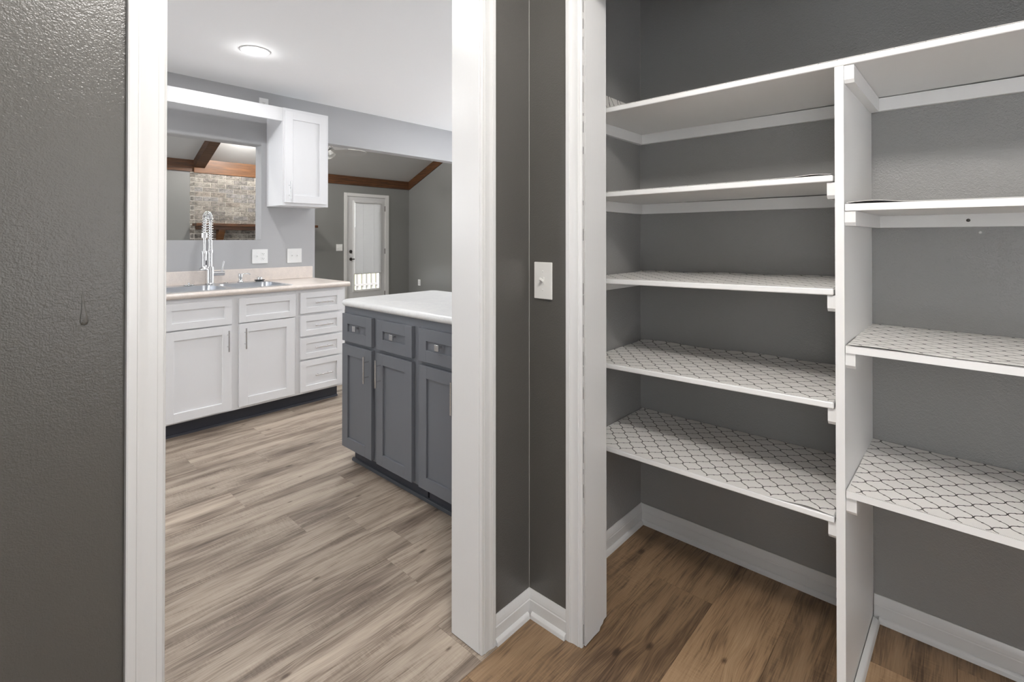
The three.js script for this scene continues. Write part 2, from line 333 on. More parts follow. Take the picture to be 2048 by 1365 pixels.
// family room shell
const DX0 = 4.668, DX1 = 5.455, DTOP = 2.036;
struct('wall_family_back', [bx(XFL, DX0 - 0.012, 0, 2.55, ZBACK - 0.1, ZBACK), bx(DX1 + 0.012, XR + 0.1, 0, 2.55, ZBACK - 0.1, ZBACK), bx(DX0 - 0.012, DX1 + 0.012, DTOP + 0.012, 2.55, ZBACK - 0.1, ZBACK)], M.familyWall);
struct('wall_family_right', bx(XR, XR + 0.1, 0, 4.2, ZBACK, ZF), M.familyWall);
struct('wall_family_kitchen_side', [bx(KX1, XR + 0.1, 0, CEIL + 0.1, ZF, ZW), bx(XFL - 0.1, XR + 0.1, CEIL + 0.1, 4.2, ZF, ZW)], M.familyWall);
{
  const a0 = -7.2, a1 = -5.2, y0 = 0.5, y1 = 2.2, x0 = XFL - 0.1, x1 = XFL;
  struct('wall_family_left', [bx(x0, x1, 0, 4.2, a1, ZF), bx(x0, x1, 0, 4.2, ZBACK - 0.1, a0), bx(x0, x1, 0, y0, a0, a1), bx(x0, x1, y1, 4.2, a0, a1)], M.familyWall);
  paned('window_2', 'x', XFL - 0.02, a0, a1, y0, y1, 2);
}
struct('ground', bx(-14, 16, -0.3, -0.14, -20, 10), std(lin(0.46, 0.47, 0.475), 0.95));

// ---------------------------------------------------------------- door casings, jambs, baseboards
const CAS = [[0, 0], [0, 0.0150], [0.0025, 0.0165], [0.0145, 0.0165], [0.0155, 0.0145], [0.018, 0.0148], [0.024, 0.0128], [0.031, 0.0118], [0.040, 0.0122], [0.0455, 0.0128], [0.0462, 0.0108], [0.055, 0.0104], [0.0575, 0.0085], [0.0575, 0]];   // from the outer edge inwards
function casing(name, outer, dir, plane, axis, out, top) {
  const pts = CAS.map(([a, b]) => (axis === 'x' ? [outer + dir * a, plane + out * b] : [plane + out * b, outer + dir * a]));
  return struct(name, prism('y', pts, 0.001, top, 0.35), M.trim);
}
casing('trim_1', 0.1965, 1, ZA, 'x', 1, 2.165);                // left of the kitchen doorway
casing('trim_2', 1.1305, -1, ZA, 'x', 1, 2.165);               // right of the kitchen doorway
casing('trim_3', -0.9365, 1, XH, 'z', -1, PHEAD + 0.05);              // left of the pantry doorway
casing('trim_4', PJ2 + 0.0645, -1, XH, 'z', -1, PHEAD + 0.05);
struct('trim_5', [bx(0.1965, 1.1305, 2.107, 2.165, ZA, ZA + 0.013)], M.trim);
struct('trim_6', [bx(XH - 0.013, XH, PHEAD - 0.005, PHEAD + 0.05, -0.9365, PJ2 + 0.0645)], M.trim);
struct('trim_7', [bx(OPEN_L - 0.02, OPEN_L, 0.002, 2.14, ZB - 0.011, ZA - 0.0004, 0.0012), bx(OPEN_R, OPEN_R + 0.02, 0.002, 2.14, ZB - 0.011, ZA - 0.0004, 0.0012), bx(OPEN_L - 0.02, OPEN_R + 0.02, 2.11, 2.1405, ZB - 0.011, ZA - 0.0004)], M.trim);
const pantryJamb = struct('trim_8', [prism('z', [[XH + 0.0006, PHEAD + 0.02], [XH + 0.0006, 0.006], [1.36, 0.008], [1.392, 0.007], [1.398, 0.016], [1.412, 0.019], [1.418, 0.027], [XP + 0.0095, 0.029], [XP + 0.0095, PHEAD + 0.02]], PJ - 0.02, PJ), bx(XH + 0.0006, XP + 0.0095, 0.003, PHEAD + 0.02, PJ2, PJ2 + 0.02), bx(XH + 0.0006, XP + 0.0095, PHEAD, PHEAD + 0.0205, PJ - 0.02, PJ2 + 0.02)], M.trim);   // the foot of this jamb is chipped
{ // cracked filler in the joint between casing and jamb
  const R = rng(91), G = [], D = []; let y = 0.01;
  while (y < PHEAD) { const h = 0.006 + R() * 0.03, a = PJ - 0.0066 + R() * 0.0012, b = PJ - 0.0012 + R() * 0.0012; G.push(bx(XH - 0.0006 - R() * 0.0012, XH + 0.002, y, y + h, a, b)); if (R() < 0.35) D.push(bx(XH - 0.0021, XH + 0.001, y, y + h * 1.2, PJ - 0.0064, PJ - 0.0056)); y += h + 0.0004; }
  part('filler', G, std(lin(0.46, 0.45, 0.44), 0.8), pantryJamb); part('crack', D, M.slot, pantryJamb);
}
// baseboards: board and quarter-round shoe
const BASE = [[0, 0], [0.0125, 0], [0.0125, 0.052], [0.0105, 0.0545], [0.0105, 0.060], [0.0085, 0.068], [0.005, 0.078], [0.003, 0.083], [0, 0.083]];
const SHOE = [[0.0125, 0], ...[0, 15, 30, 45, 60, 75, 90].map((d) => [0.0125 + 0.0115 * Math.cos(d * Math.PI / 180), 0.019 * Math.sin(d * Math.PI / 180)])];
function baseboard(name, axis, plane, out, a0, a1, s0 = a0, s1 = a1) {   // axis along which it runs
  const at = (P) => P.map(([d, h]) => (axis === 'x' ? [h + 0.0005, plane + out * d] : [plane + out * d, h + 0.0005]));
  const b = struct(name, prism(axis, at(BASE), a0, a1, 0.3), M.trim);
  part('shoe_molding', prism(axis, at(SHOE), s0, s1, 0.6), M.trim, b);
}
baseboard('baseboard_hall_front', 'x', ZA, 1, 1.1308, XH - 0.0004, 1.1308, XH - 0.0236);
baseboard('baseboard_hall_right', 'z', XH, -1, ZA + 0.0005, -0.9368, ZA + 0.024, -0.9368);
baseboard('baseboard_pantry_left', 'x', ZP, 1, XP + 0.011, XB - 0.0004, XP + 0.011, XB - 0.0236);
baseboard('baseboard_pantry_back', 'z', XB, -1, ZP, -0.243);
baseboard('baseboard_pantry_back', 'z', XB, -1, -0.2185, PZ1, -0.205, PZ1);

// ================================================================ KITCHEN, sink side
function shaker(w, h, o = {}) {                                 // frame of stiles and rails; origin at the lower left of its back
  const f = o.f ?? 0.06, t = 0.02, r = 0.0016;
  return { frame: [bx(0, f, 0, h, 0, t, r), bx(w - f, w, 0, h, 0, t, r), bx(f - 0.001, w - f + 0.001, h - f, h, 0, t, r), bx(f - 0.001, w - f + 0.001, 0, f, 0, t, r)], panel: bx(f - 0.004, w - f + 0.004, f - 0.004, h - f + 0.004, 0.002, 0.0105) };
}
function front(name, parent, x0, x1, y0, y1, m, f, z = 0) {
  const s = shaker(x1 - x0, y1 - y0, { f }), g = join(s.frame), p = s.panel; g.translate(x0, y0, z + 0.0005); p.translate(x0, y0, z + 0.0005);
  const o = part(name, g, m, parent); part('panel', p, m, o); return o;
}
function barPull(parent, x, y, z, vertical, len = 0.142) {      // bar on two posts
  const h = len / 2, c = 0.04, s = 0.03, G = [];
  if (vertical) { G.push(rod([x, y - h, z + s], [x, y + h, z + s], 0.0052, 14)); for (const k of [-c, c]) G.push(rod([x, y + k, z], [x, y + k, z + s], 0.0035)); }
  else { G.push(rod([x - h, y, z + s], [x + h, y, z + s], 0.0052, 14)); for (const k of [-c, c]) G.push(rod([x + k, y, z], [x + k, y, z + s], 0.0035)); }
  return part('handle', G, M.nickel, parent);
}
const FZ = -3.698;                                              // face frame of the white base cabinets
{
  const x0 = 0.82, t = thing('sink_base_cabinet', 'white shaker base cabinet with two doors under the kitchen sink', 'cabinet', [x0, 0, FZ]);
  const W = 1.687 - x0, X = (x) => x - x0;
  part('carcass', [bx(0, W, 0.1, 0.12, -0.58, 0), bx(0, 0.018, 0.12, 0.889, -0.58, 0), bx(W - 0.018, W, 0.12, 0.889, -0.58, 0), bx(0.018, W - 0.018, 0.12, 0.889, -0.58, -0.57), bx(0.018, W - 0.018, 0.12, 0.889, -0.019, 0)], M.cabinet, t);
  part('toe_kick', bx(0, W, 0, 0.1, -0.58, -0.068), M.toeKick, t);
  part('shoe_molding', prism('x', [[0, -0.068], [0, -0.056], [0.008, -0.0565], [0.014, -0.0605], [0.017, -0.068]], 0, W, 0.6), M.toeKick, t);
  front('false_drawer_front', t, X(0.848), X(1.239), 0.695, 0.864, M.cabinet, 0.045);
  front('false_drawer_front', t, X(1.286), X(1.676), 0.695, 0.864, M.cabinet, 0.045);
  const a = front('door', t, X(0.848), X(1.238), 0.113, 0.686, M.cabinet, 0.057); barPull(a, X(1.213), 0.586, 0.02, true);
  const b = front('door', t, X(1.286), X(1.670), 0.117, 0.688, M.cabinet, 0.06); barPull(b, X(1.322), 0.588, 0.02, true);
}
{
  const x0 = 1.6875, t = thing('drawer_base_cabinet', 'white shaker base cabinet with a stack of four drawers', 'cabinet', [x0, 0, FZ]);
  const W = 2.085 - x0, X = (x) => x - x0;
  part('carcass', bx(0, W, 0.1, 0.889, -0.58, 0), M.cabinet, t);
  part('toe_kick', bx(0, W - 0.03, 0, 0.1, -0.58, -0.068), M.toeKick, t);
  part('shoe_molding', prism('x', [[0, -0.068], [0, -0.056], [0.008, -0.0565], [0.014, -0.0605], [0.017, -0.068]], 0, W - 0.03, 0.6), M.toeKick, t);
  for (const [y0, y1, hy] of [[0.709, 0.868, 0.787], [0.537, 0.691, 0.612], [0.362, 0.522, 0.443], [0.116, 0.350, 0.232]]) {
    const d = front('drawer', t, X(1.714), X(2.052), y0, y1, M.cabinet, 0.044); barPull(d, X(1.893), hy, 0.0105, false);
  }
}
{ // countertop with sink opening, rolled front edge, backsplash
  const t = thing('countertop', 'beige laminate countertop with rolled front edge around the sink', 'countertop', [1.45, 0.891, -3.97]);
  const x0 = 0.6, x1 = 2.112, zb = ZW + 0.001, zf = -3.676, nose = [];
  for (let i = 0; i <= 10; i++) { const a = -Math.PI / 2 + Math.PI * i / 10; nose.push([0.909 + 0.018 * Math.sin(a), zf + 0.018 * Math.cos(a)]); }
  nose.push([0.927, zf - 0.002], [0.891, zf - 0.002]);
  wpart('worktop', [plateWithHoles([[x0, zb], [x1, zb], [x1, zf], [x0, zf]], [roundRect(0.865, 1.668, -4.25, -3.738, 0.03)], 0.891, 0.927), prism('x', nose, x0, x1, 0.5)], M.beige, t);
  wpart('backsplash', bx(x0, 2.105, 0.9272, 1.031, zb, zb + 0.02, 0.005), M.beige, t);
}
function basin(x0, x1, z0, z1, top, depth) {                    // open bowl with rounded corners
  const A = roundRect(x0, x1, z0, z1, 0.06, 8), B = roundRect(x0 + 0.012, x1 - 0.012, z0 + 0.012, z1 - 0.012, 0.07, 8), C = roundRect(x0 + 0.04, x1 - 0.04, z0 + 0.04, z1 - 0.04, 0.06, 8), v = [];
  const ring = (P, p, Q, q) => P.forEach((a, i) => { const b = P[(i + 1) % P.length], c = Q[i], d = Q[(i + 1) % Q.length]; v.push(a[0], p, a[1], c[0], q, c[1], b[0], p, b[1], b[0], p, b[1], c[0], q, c[1], d[0], q, d[1]); });
  ring(A, top, B, top - depth + 0.03); ring(B, top - depth + 0.03, C, top - depth);
  const m = [(x0 + x1) / 2, (z0 + z1) / 2]; C.forEach((a, i) => { const b = C[(i + 1) % C.length]; v.push(a[0], top - depth, a[1], m[0], top - depth - 0.004, m[1], b[0], top - depth, b[1]); });
  let g = new THREE.BufferGeometry(); g.setAttribute('position', new THREE.BufferAttribute(new Float32Array(v), 3)); g = toCreasedNormals(g, 0.9);
  return metreUV(g);
}
{
  const t = thing('kitchen_sink', 'stainless steel double bowl sink set in the beige countertop', 'sink', [1.266, 0.927, -3.99]);
  const L = [0.878, 1.247, -4.135, -3.752], R = [1.285, 1.655, -4.135, -3.752];
  wpart('rim', plateWithHoles(roundRect(0.848, 1.684, -4.268, -3.722, 0.025), [roundRect(...L, 0.06, 8), roundRect(...R, 0.06, 8)], 0.9275, 0.9312), M.steel, t);
  wpart('bowl', basin(...L, 0.931, 0.19), M.steel, t); wpart('bowl', basin(...R, 0.931, 0.19), M.steel, t);
  for (const [x, z] of [[1.06, -3.94], [1.47, -3.94]]) wpart('drain', lathe([[0, 0.002], [0.03, 0.002], [0.042, 0.005], [0.045, 0]], x, 0.7385, z), M.chrome, t);
}
{ // spring faucet
  const fx = 1.268, fz = -4.215, fy = 0.9315, t = thing('kitchen_faucet', 'tall brushed spring faucet with a pull-down spray head', 'faucet', [fx, fy, fz]);
  wpart('base', lathe([[0, 0], [0.034, 0], [0.034, 0.004], [0.028, 0.009], [0.0262, 0.012], [0.0262, 0.131], [0.0245, 0.134], [0, 0.134]], fx, fy, fz), M.nickel, t);
  wpart('column', cyl(0.0152, 0.0152, 0.205, fx, fy + 0.13, fz, 24), M.nickel, t);
  wpart('collar', [cyl(0.019, 0.019, 0.022, fx, 1.168, fz, 24), rod([fx, 1.179, fz], [fx - 0.063, 1.176, fz + 0.098], 0.0052)], M.nickel, t);
  const dir = new THREE.Vector3(-0.075, 0, 0.118), hx = fx + dir.x, hz = fz + dir.z;
  const P = []; const H0 = 1.266, arcY = 1.40;
  for (let i = 0; i <= 6; i++) P.push(new THREE.Vector3(fx, H0 + (arcY - H0) * i / 6, fz));
  for (let i = 1; i <= 12; i++) { const a = Math.PI * i / 12, k = (1 - Math.cos(a)) / 2; P.push(new THREE.Vector3(fx + dir.x * k * 0.86, arcY + 0.062 * Math.sin(a), fz + dir.z * k * 0.86)); }
  for (let i = 1; i <= 4; i++) { const k = i / 4; P.push(new THREE.Vector3(fx + dir.x * (0.86 + 0.08 * k), arcY - 0.088 * k, fz + dir.z * (0.86 + 0.08 * k))); }
  const path = new THREE.CatmullRomCurve3(P), N = 900, turns = 23, fr = path.computeFrenetFrames(N), S = [];
  for (let i = 0; i <= N; i++) { const a = i / N * turns * 2 * Math.PI, c = path.getPointAt(i / N); S.push(c.addScaledVector(fr.normals[i], 0.0172 * Math.cos(a)).addScaledVector(fr.binormals[i], 0.0172 * Math.sin(a))); }
  wpart('spring', metreUV(new THREE.TubeGeometry(new THREE.CatmullRomCurve3(S), 900, 0.0026, 6)), M.chrome, t);
  const e = P[P.length - 1];
  wpart('hose', [metreUV(new THREE.TubeGeometry(path, 70, 0.0085, 10)), rod(e.toArray(), [hx, 1.185, hz], 0.0085)], M.nickel, t);
  wpart('ferrule', rod([e.x, e.y + 0.004, e.z], [e.x + dir.x * 0.012, e.y - 0.03, e.z + dir.z * 0.012], 0.0195, 20), M.nickel, t);
  const head = wpart('spray_head', lathe([[0, 0], [0.030, 0], [0.033, 0.004], [0.031, 0.012], [0.02, 0.022], [0.0175, 0.03], [0.0172, 0.112], [0.0185, 0.114], [0.0185, 0.138], [0.012, 0.142], [0, 0.142]], hx, 1.046, hz), M.nickel, t);
  wpart('trigger', bx(hx + 0.006, hx + 0.0125, 1.082, 1.118, hz + 0.011, hz + 0.018, 0.002), M.rubber, head);
  const lev = wpart('handle', rod([fx + 0.02, 1.01, fz], [fx + 0.096, 1.01, fz], 0.0185, 24), M.nickel, t);
  wpart('lever', [rod([fx + 0.08, 1.024, fz], [fx + 0.092, 1.098, fz + 0.004], 0.0062, 12), (() => { const g = new THREE.SphereGeometry(0.0068, 12, 8); g.translate(fx + 0.092, 1.098, fz + 0.004); return metreUV(g); })()], M.nickel, lev);
}
{
  const x = 1.476, z = -4.2, y = 0.9315, t = thing('soap_dispenser', 'short steel soap dispenser pump behind the right sink bowl', 'soap dispenser', [x, y, z]);
  wpart('body', lathe([[0, 0], [0.022, 0], [0.022, 0.006], [0.0145, 0.014], [0.0125, 0.02], [0.0125, 0.036], [0.016, 0.038], [0.016, 0.066], [0.0135, 0.069], [0, 0.069]], x, y, z), M.nickel, t);
  wpart('spout', tube([[x, y + 0.063, z], [x + 0.025, y + 0.066, z + 0.006], [x + 0.052, y + 0.068, z + 0.012], [x + 0.068, y + 0.06, z + 0.016]], 0.0042, 24, 8), M.nickel, t);
}
{
  const x = 1.62, z = -4.2, y = 0.9315, t = thing('sink_strainer', 'steel sink strainer with a black rubber ring on the sink rim', 'strainer', [x, y, z]);
  wpart('basket', [lathe([[0.0, 0.001], [0.03, 0.001], [0.031, 0.008], [0, 0.008]], x, y, z), lathe([[0, 0.012], [0.02, 0.012], [0.0205, 0.014], [0.0205, 0.032], [0.018, 0.0345], [0, 0.033]], x, y, z)], M.nickel, t);
  wpart('rubber_ring', lathe([[0.012, 0.008], [0.037, 0.008], [0.0385, 0.0105], [0.037, 0.013], [0.012, 0.013], [0.012, 0.008]], x, y, z), M.rubber, t);
}
single('sink_hole_cap', lathe([[0, 0.006], [0.012, 0.006], [0.0165, 0.004], [0.0175, 0], [0, 0]], 1.378, 0.9315, -4.222), M.nickel, 'small steel cap on the sink deck between faucet and soap dispenser', 'cap');
{
  const x = 1.125, z = -4.205, y = 0.9315, t = thing('sink_strainer', 'steel basket strainer on the sink deck to the left of the faucet', 'strainer', [x, y, z]);
  wpart('basket', [lathe([[0, 0], [0.034, 0.001], [0.037, 0.004], [0.034, 0.007], [0.02, 0.008], [0, 0.008]], x, y, z), lathe([[0, 0.008], [0.005, 0.008], [0.005, 0.014], [0.009, 0.016], [0.009, 0.02], [0, 0.021]], x, y, z)], M.chrome, t);
}

// upper cabinet and valance board
{
  const zf = -3.995, x0 = 1.713, x1 = 2.093, y0 = 1.543, y1 = 2.320, t = thing('wall_cabinet', 'white shaker wall cabinet with one door beside the pass-through', 'cabinet', [x0, y0, zf]);
  wpart('carcass', [bx(x0, x1, y0, y1, ZW + 0.001, zf - 0.019, 0.001), bx(x0, x1 + 0.002, y0 - 0.002, y1 + 0.001, zf - 0.019, zf, 0.001)], M.cabinet, t);
  const d = front('door', t, 0.011, 0.360, 0.021, 0.752, M.cabinet, 0.0625); barPull(d, 0.043, 0.119, 0.02, true, 0.136);
}
single('valance_board', bx(0.3, 1.7125, 2.213, 2.319, -4.014, -3.996, 0.001), M.cabinet, 'long white valance board spanning above the sink to the wall cabinet', 'valance');

// wall plates
function plateOn(name, label, cat, x, y, z, turn, w, h, m, inner) {   // faces +z before it is turned
  const t = thing(name, label, cat, [x, y, z], turn), g = bx(-w / 2, w / 2, -h / 2, h / 2, 0, 0.006, 0.0028);
  part('wall_plate', g, m, t); inner(t, m); return t;
}
const toggle = (t, m, x) => { part('toggle', [bx(x - 0.006, x + 0.006, -0.012, 0.012, 0.005, 0.0072), (() => { const g = new RoundedBoxGeometry(0.0075, 0.009, 0.019, 2, 0.002); g.rotateX(-0.5); g.translate(x, 0.003, 0.0145); return metreUV(g); })()], m, t); };
const screw = (t, x, y, m = M.plate) => part('screw', lathe([[0, 0.0014], [0.0024, 0.0012], [0.0032, 0]], 0, 0, 0, 12).rotateX(Math.PI / 2).translate(x, y, 0.006), m, t);
const duplex = (t, m, x) => { for (const y of [-0.0195, 0.0195]) { const s = part('socket', bx(x - 0.0165, x + 0.0165, y - 0.0135, y + 0.0135, 0.004, 0.0075, 0.0015), m, t); part('slots', [bx(x - 0.0075, x - 0.005, y - 0.002, y + 0.007, 0.0072, 0.0078), bx(x + 0.005, x + 0.0075, y - 0.002, y + 0.006, 0.0072, 0.0078), bx(x - 0.002, x + 0.002, y - 0.0095, y - 0.005, 0.0072, 0.0078)], M.slot, s); } };
plateOn('switch_outlet_plate', 'white double wall plate with a toggle and an outlet, nearest the faucet', 'wall plate', 1.661, 1.129, ZW + 0.0005, 0, 0.124, 0.118, M.plate, (t, m) => { toggle(t, m, -0.024); duplex(t, m, 0.024); screw(t, -0.024, 0.03); screw(t, -0.024, -0.03); screw(t, 0.024, 0); });
plateOn('light_switch', 'white double toggle switch plate by the end of the kitchen wall', 'light switch', 1.948, 1.127, ZW + 0.0005, 0, 0.126, 0.124, M.plate, (t, m) => { for (const x of [-0.023, 0.023]) { toggle(t, m, x); screw(t, x, 0.03); screw(t, x, -0.03); } });
plateOn('wall_outlet', 'white outlet plate half hidden above the valance board', 'outlet', 1.687, 2.385, ZW + 0.0005, 0, 0.075, 0.12, M.plate, (t, m) => { duplex(t, m, 0); screw(t, 0, 0); });
plateOn('light_switch', 'almond toggle switch plate on the dark wall between the two doorways', 'light switch', XH - 0.0005, 1.1375, -1.0365, -Math.PI / 2, 0.0755, 0.1235, M.ivory, (t, m) => { toggle(t, m, 0); screw(t, 0, 0.031, M.ivory); screw(t, 0, -0.031, M.ivory); });
plateOn('light_switch', 'white double toggle switch plate beside the door with the blind', 'light switch', 4.515, 1.112, ZBACK + 0.0005, 0, 0.122, 0.119, M.plate, (t, m) => { for (const x of [-0.023, 0.023]) toggle(t, m, x); });
plateOn('wall_outlet', 'white outlet plate low on the dark wall behind the island', 'outlet', XR - 0.0005, 0.41, -7.857, -Math.PI / 2, 0.075, 0.12, M.plate, (t, m) => { duplex(t, m, 0); });

// ================================================================ ISLAND
const IX = 1.47, IY = { d0: 0.109, d1: 0.6845, r0: 0.703, r1: 0.8565 };
function islandUnit(z0, z1, label, fronts) {                    // seen from the hall; its own x runs along the room's z
  const t = thing('island_cabinet', label, 'cabinet', [IX, 0, z0], -Math.PI / 2), W = z1 - z0;
  part('carcass', bx(0, W, 0.1, 0.893, -0.59, 0), M.island, t);
  part('toe_kick', bx(0.012, W, 0, 0.1, -0.58, -0.058), M.toeKick, t);
  part('shoe_molding', [prism('x', [[0, -0.058], [0, -0.046], [0.009, -0.0465], [0.0155, -0.05], [0.0185, -0.058]], z0 < -2 ? -0.002 : 0, W, 0.6)], M.islandDark, t);
  for (const [a, b, hx] of fronts) {
    const X = (z) => z - z0, d = front('drawer', t, X(a), X(b), IY.r0, IY.r1, M.island, 0.0335 + 0.022), cx = (X(a) + X(b)) / 2 + 0.006;
    d.children[0].geometry.dispose();
    const k = part('knob', [rod([cx, 0.786, 0.0105], [cx, 0.786, 0.034], 0.0052, 12), bx(cx - 0.0145, cx + 0.0145, 0.7715, 0.8005, 0.033, 0.0415, 0.0015)], M.nickel, d);
    k.castShadow = true;
    const o = front('door', t, X(a), X(b), IY.d0, IY.d1, M.island, 0.058); barPull(o, X(hx), 0.586, 0.02, true, 0.142);
  }
  return t;
}
islandUnit(-2.603, -1.925, 'dark grey island base cabinet whose two doors have handles side by side', [[-2.598, -2.300, -2.327], [-2.2535, -1.952, -2.215]]);
islandUnit(-1.9245, -1.236, 'dark grey island base cabinet next to the white door casing, partly hidden', [[-1.8986, -1.601, -1.6335], [-1.555, -1.262, -1.52]]);
{
  const x0 = 1.447, x1 = 2.13, z0 = -2.622, z1 = -1.233, r = 0.0195, y = 0.8945, S = roundRect(x0, x1, z0, z1, 0.035, 8), t = thing('island_countertop', 'white laminate countertop with rounded edge on the dark grey island', 'countertop', [1.79, y, -1.93]);
  const v = [], n = 10, m = [(x0 + x1) / 2, (z0 + z1) / 2], ring = (k) => { const a = -Math.PI / 2 + Math.PI * k / n, d = r - r * Math.cos(a), yy = y + r + r * Math.sin(a); return S.map(([px, pz]) => [px + Math.sign(m[0] - px) * Math.min(d, Math.abs(m[0] - px)), yy, pz + Math.sign(m[1] - pz) * Math.min(d, Math.abs(m[1] - pz))]); };
  for (let k = 0; k < n; k++) { const A = ring(k), B = ring(k + 1); A.forEach((a, i) => { const j = (i + 1) % A.length; v.push(...a, ...B[i], ...B[j], ...a, ...B[j], ...A[j]); }); }
  for (const [k, f] of [[0, 1], [n, -1]]) { const A = ring(k), c = [m[0], A[0][1], m[1]]; A.forEach((a, i) => { const b = A[(i + 1) % A.length]; v.push(...c, ...(f > 0 ? a : b), ...(f > 0 ? b : a)); }); }
  let g = new THREE.BufferGeometry(); g.setAttribute('position', new THREE.BufferAttribute(new Float32Array(v), 3)); g = toCreasedNormals(g, 0.5);
  wpart('worktop', metreUV(g), M.whiteTop, t);
}

// ================================================================ LAMPS
function recessed(x, z, label) {
  const t = thing('recessed_light', label, 'ceiling light', [x, CEIL, z], 0, 'recessed kitchen ceiling lights');
  part('trim_ring', lathe([[0.08, -0.002], [0.082, -0.006], [0.089, -0.004], [0.092, 0], [0.08, 0]], 0, 0, 0, 40), M.plate, t);
  part('lens', lathe([[0, -0.009], [0.05, -0.0075], [0.08, -0.003], [0.08, -0.001], [0, -0.001]], 0, 0, 0, 40), std(lin(0.9, 0.9, 0.9), 0.6, { emissive: lin(...CAN_TINT), emissiveIntensity: 5 }), t);
  const l = new THREE.RectAreaLight(lin(...CAN_TINT), CAN, 0.12, 0.12); l.position.set(x, CEIL - 0.014, z); l.rotation.x = -Math.PI / 2; l.castShadow = true; scene.add(l);
  const p = new THREE.PointLight(lin(...CAN_TINT), 0.06); p.position.set(x, CEIL - 0.04, z); p.shadow.radius = 1; p.castShadow = true; scene.add(p);   // what the domed lens sends sideways along the ceiling
}
for (const [x, z, l] of [[1.278, -3.4, 'glowing round recessed light in the kitchen ceiling above the sink'], [0.33, -2.0, 'round recessed ceiling light just inside the kitchen doorway'], [-0.6, -3.4, 'round recessed ceiling light at the window end of the kitchen'], [2.7, -2.0, 'round recessed ceiling light above the island'], [3.35, -3.4, 'round recessed ceiling light at the far end of the kitchen']]) recessed(x, z, l);
{
  const x = 0.33, z = -0.15, t = thing('hall_ceiling_light', 'round flush ceiling light of the hall between the doorways', 'ceiling light', [x, CEIL, z]);
  part('base_plate', lathe([[0, -0.018], [0.13, -0.018], [0.14, -0.01], [0.14, 0], [0, 0]], 0, 0, 0, 40), M.plate, t);
  part('diffuser', lathe([[0, -0.045], [0.07, -0.043], [0.11, -0.034], [0.124, -0.018], [0, -0.018]], 0, 0, 0, 40), std(lin(0.9, 0.9, 0.9), 0.6, { emissive: lin(...HALL_TINT), emissiveIntensity: 3 }), t);
  { const p = new THREE.PointLight(lin(...HALL_TINT), HALL); p.position.set(x, CEIL - 0.15, z); p.shadow.radius = 5; p.castShadow = true; scene.add(p); }
}

// ================================================================ FAMILY ROOM
{ // sloping ceiling beam and stained boards where ceiling meets wall
  const bz0 = -8.165, bz1 = -4.44, bx0 = 2.242, bx1 = 2.376;
  struct('ceiling_beam', prism('x', [[slopeY(bz0), bz0], [slopeY(bz1), bz1], [slopeY(bz1) - 0.125, bz1], [slopeY(bz0) - 0.125, bz0]], bx0, bx1), M.beam);
  struct('trim_9', bx(XFL, 2.243, 2.236, 2.404, ZBACK, ZBACK + 0.02), M.trimWood);
  struct('trim_10', bx(2.243, 3.98, 2.222, 2.425, ZBACK + 0.001, -8.150, 0.002), M.trimWoodPale);
  struct('trim_11', bx(3.98, XR, 2.246, 2.402, ZBACK, ZBACK + 0.02), M.trimWood);
  const h = 0.165; struct('trim_12', prism('x', [[slopeY(ZBACK + 0.02) + 0.001, ZBACK + 0.02], [slopeY(ZF) + 0.001, ZF], [slopeY(ZF) - h, ZF], [slopeY(ZBACK + 0.02) - h, ZBACK + 0.02]], XR - 0.02, XR), M.trimWood);
}
{ // brick chimney breast
  const x0 = 2.257, x1 = 3.97, zf = -8.171, pitch = 0.0678, bw = 0.2035, t = thing('fireplace', 'whitewashed brick chimney breast seen through the pass-through above the sink', 'fireplace', [3.05, 0, ZBACK]);
  wpart('masonry', [prism('y', [[x0 + 0.004, zf], [x1, zf], [x1, ZBACK + 0.001], [2.206, ZBACK + 0.001]], 0, 2.235)], M.mortar, t);
  const R = rng(5), tones = [[0.33, 0.31, 0.29], [0.36, 0.335, 0.31], [0.29, 0.272, 0.258], [0.32, 0.312, 0.315], [0.39, 0.37, 0.345], [0.31, 0.28, 0.255], [0.41, 0.39, 0.365], [0.27, 0.258, 0.25]].map((c) => std(lin(...c), 0.85, { map: scaled(whitewash, 2.2, 2.2), bumpMap: scaled(whitewash, 2.2, 2.2), bumpScale: 0.002 }));
  wpart('masonry_edge', prism('y', [[x0 - 0.003, zf + 0.0005], [x0 + 0.003, zf + 0.0005], [x0 + 0.003, ZBACK + 0.002], [2.2055, ZBACK + 0.002], [2.2055, ZBACK + 0.004]], 0, 2.222), M.mortar, t);
  for (let c = 0; c < 21; c++) {
    const y = 0.80 + c * pitch + 0.004; let x = x0 + (c % 2 ? -bw / 2 : 0);
    for (; x < x1 - 0.02; x += bw) {
      const a = Math.max(x, x0 - 0.004) + (x > x0 ? 0.0045 : 0), b = Math.min(x + bw, x1 + 0.004) - 0.0045; if (b - a < 0.03) continue;
      const g = bx(a, b, y, y + pitch - 0.0095, zf - 0.02, zf + 0.005 + R() * 0.004);
      wpart('brick', g, tones[Math.floor(R() * tones.length)], t);
    }
    const s = c % 2 ? [0.004, 0.023] : [0.0, 0.027];                 // brick ends on the return
    const q = (u) => [x0 - 0.004 - 0.053 * (u / 0.027), zf - u];
    const [p0, p1] = [q(s[0]), q(s[1])];
    wpart('brick', prism('y', [p0, p1, [p1[0] + 0.02, p1[1]], [p0[0] + 0.02, p0[1]]], y, y + pitch - 0.0095), tones[Math.floor(R() * tones.length)], t);
  }
}
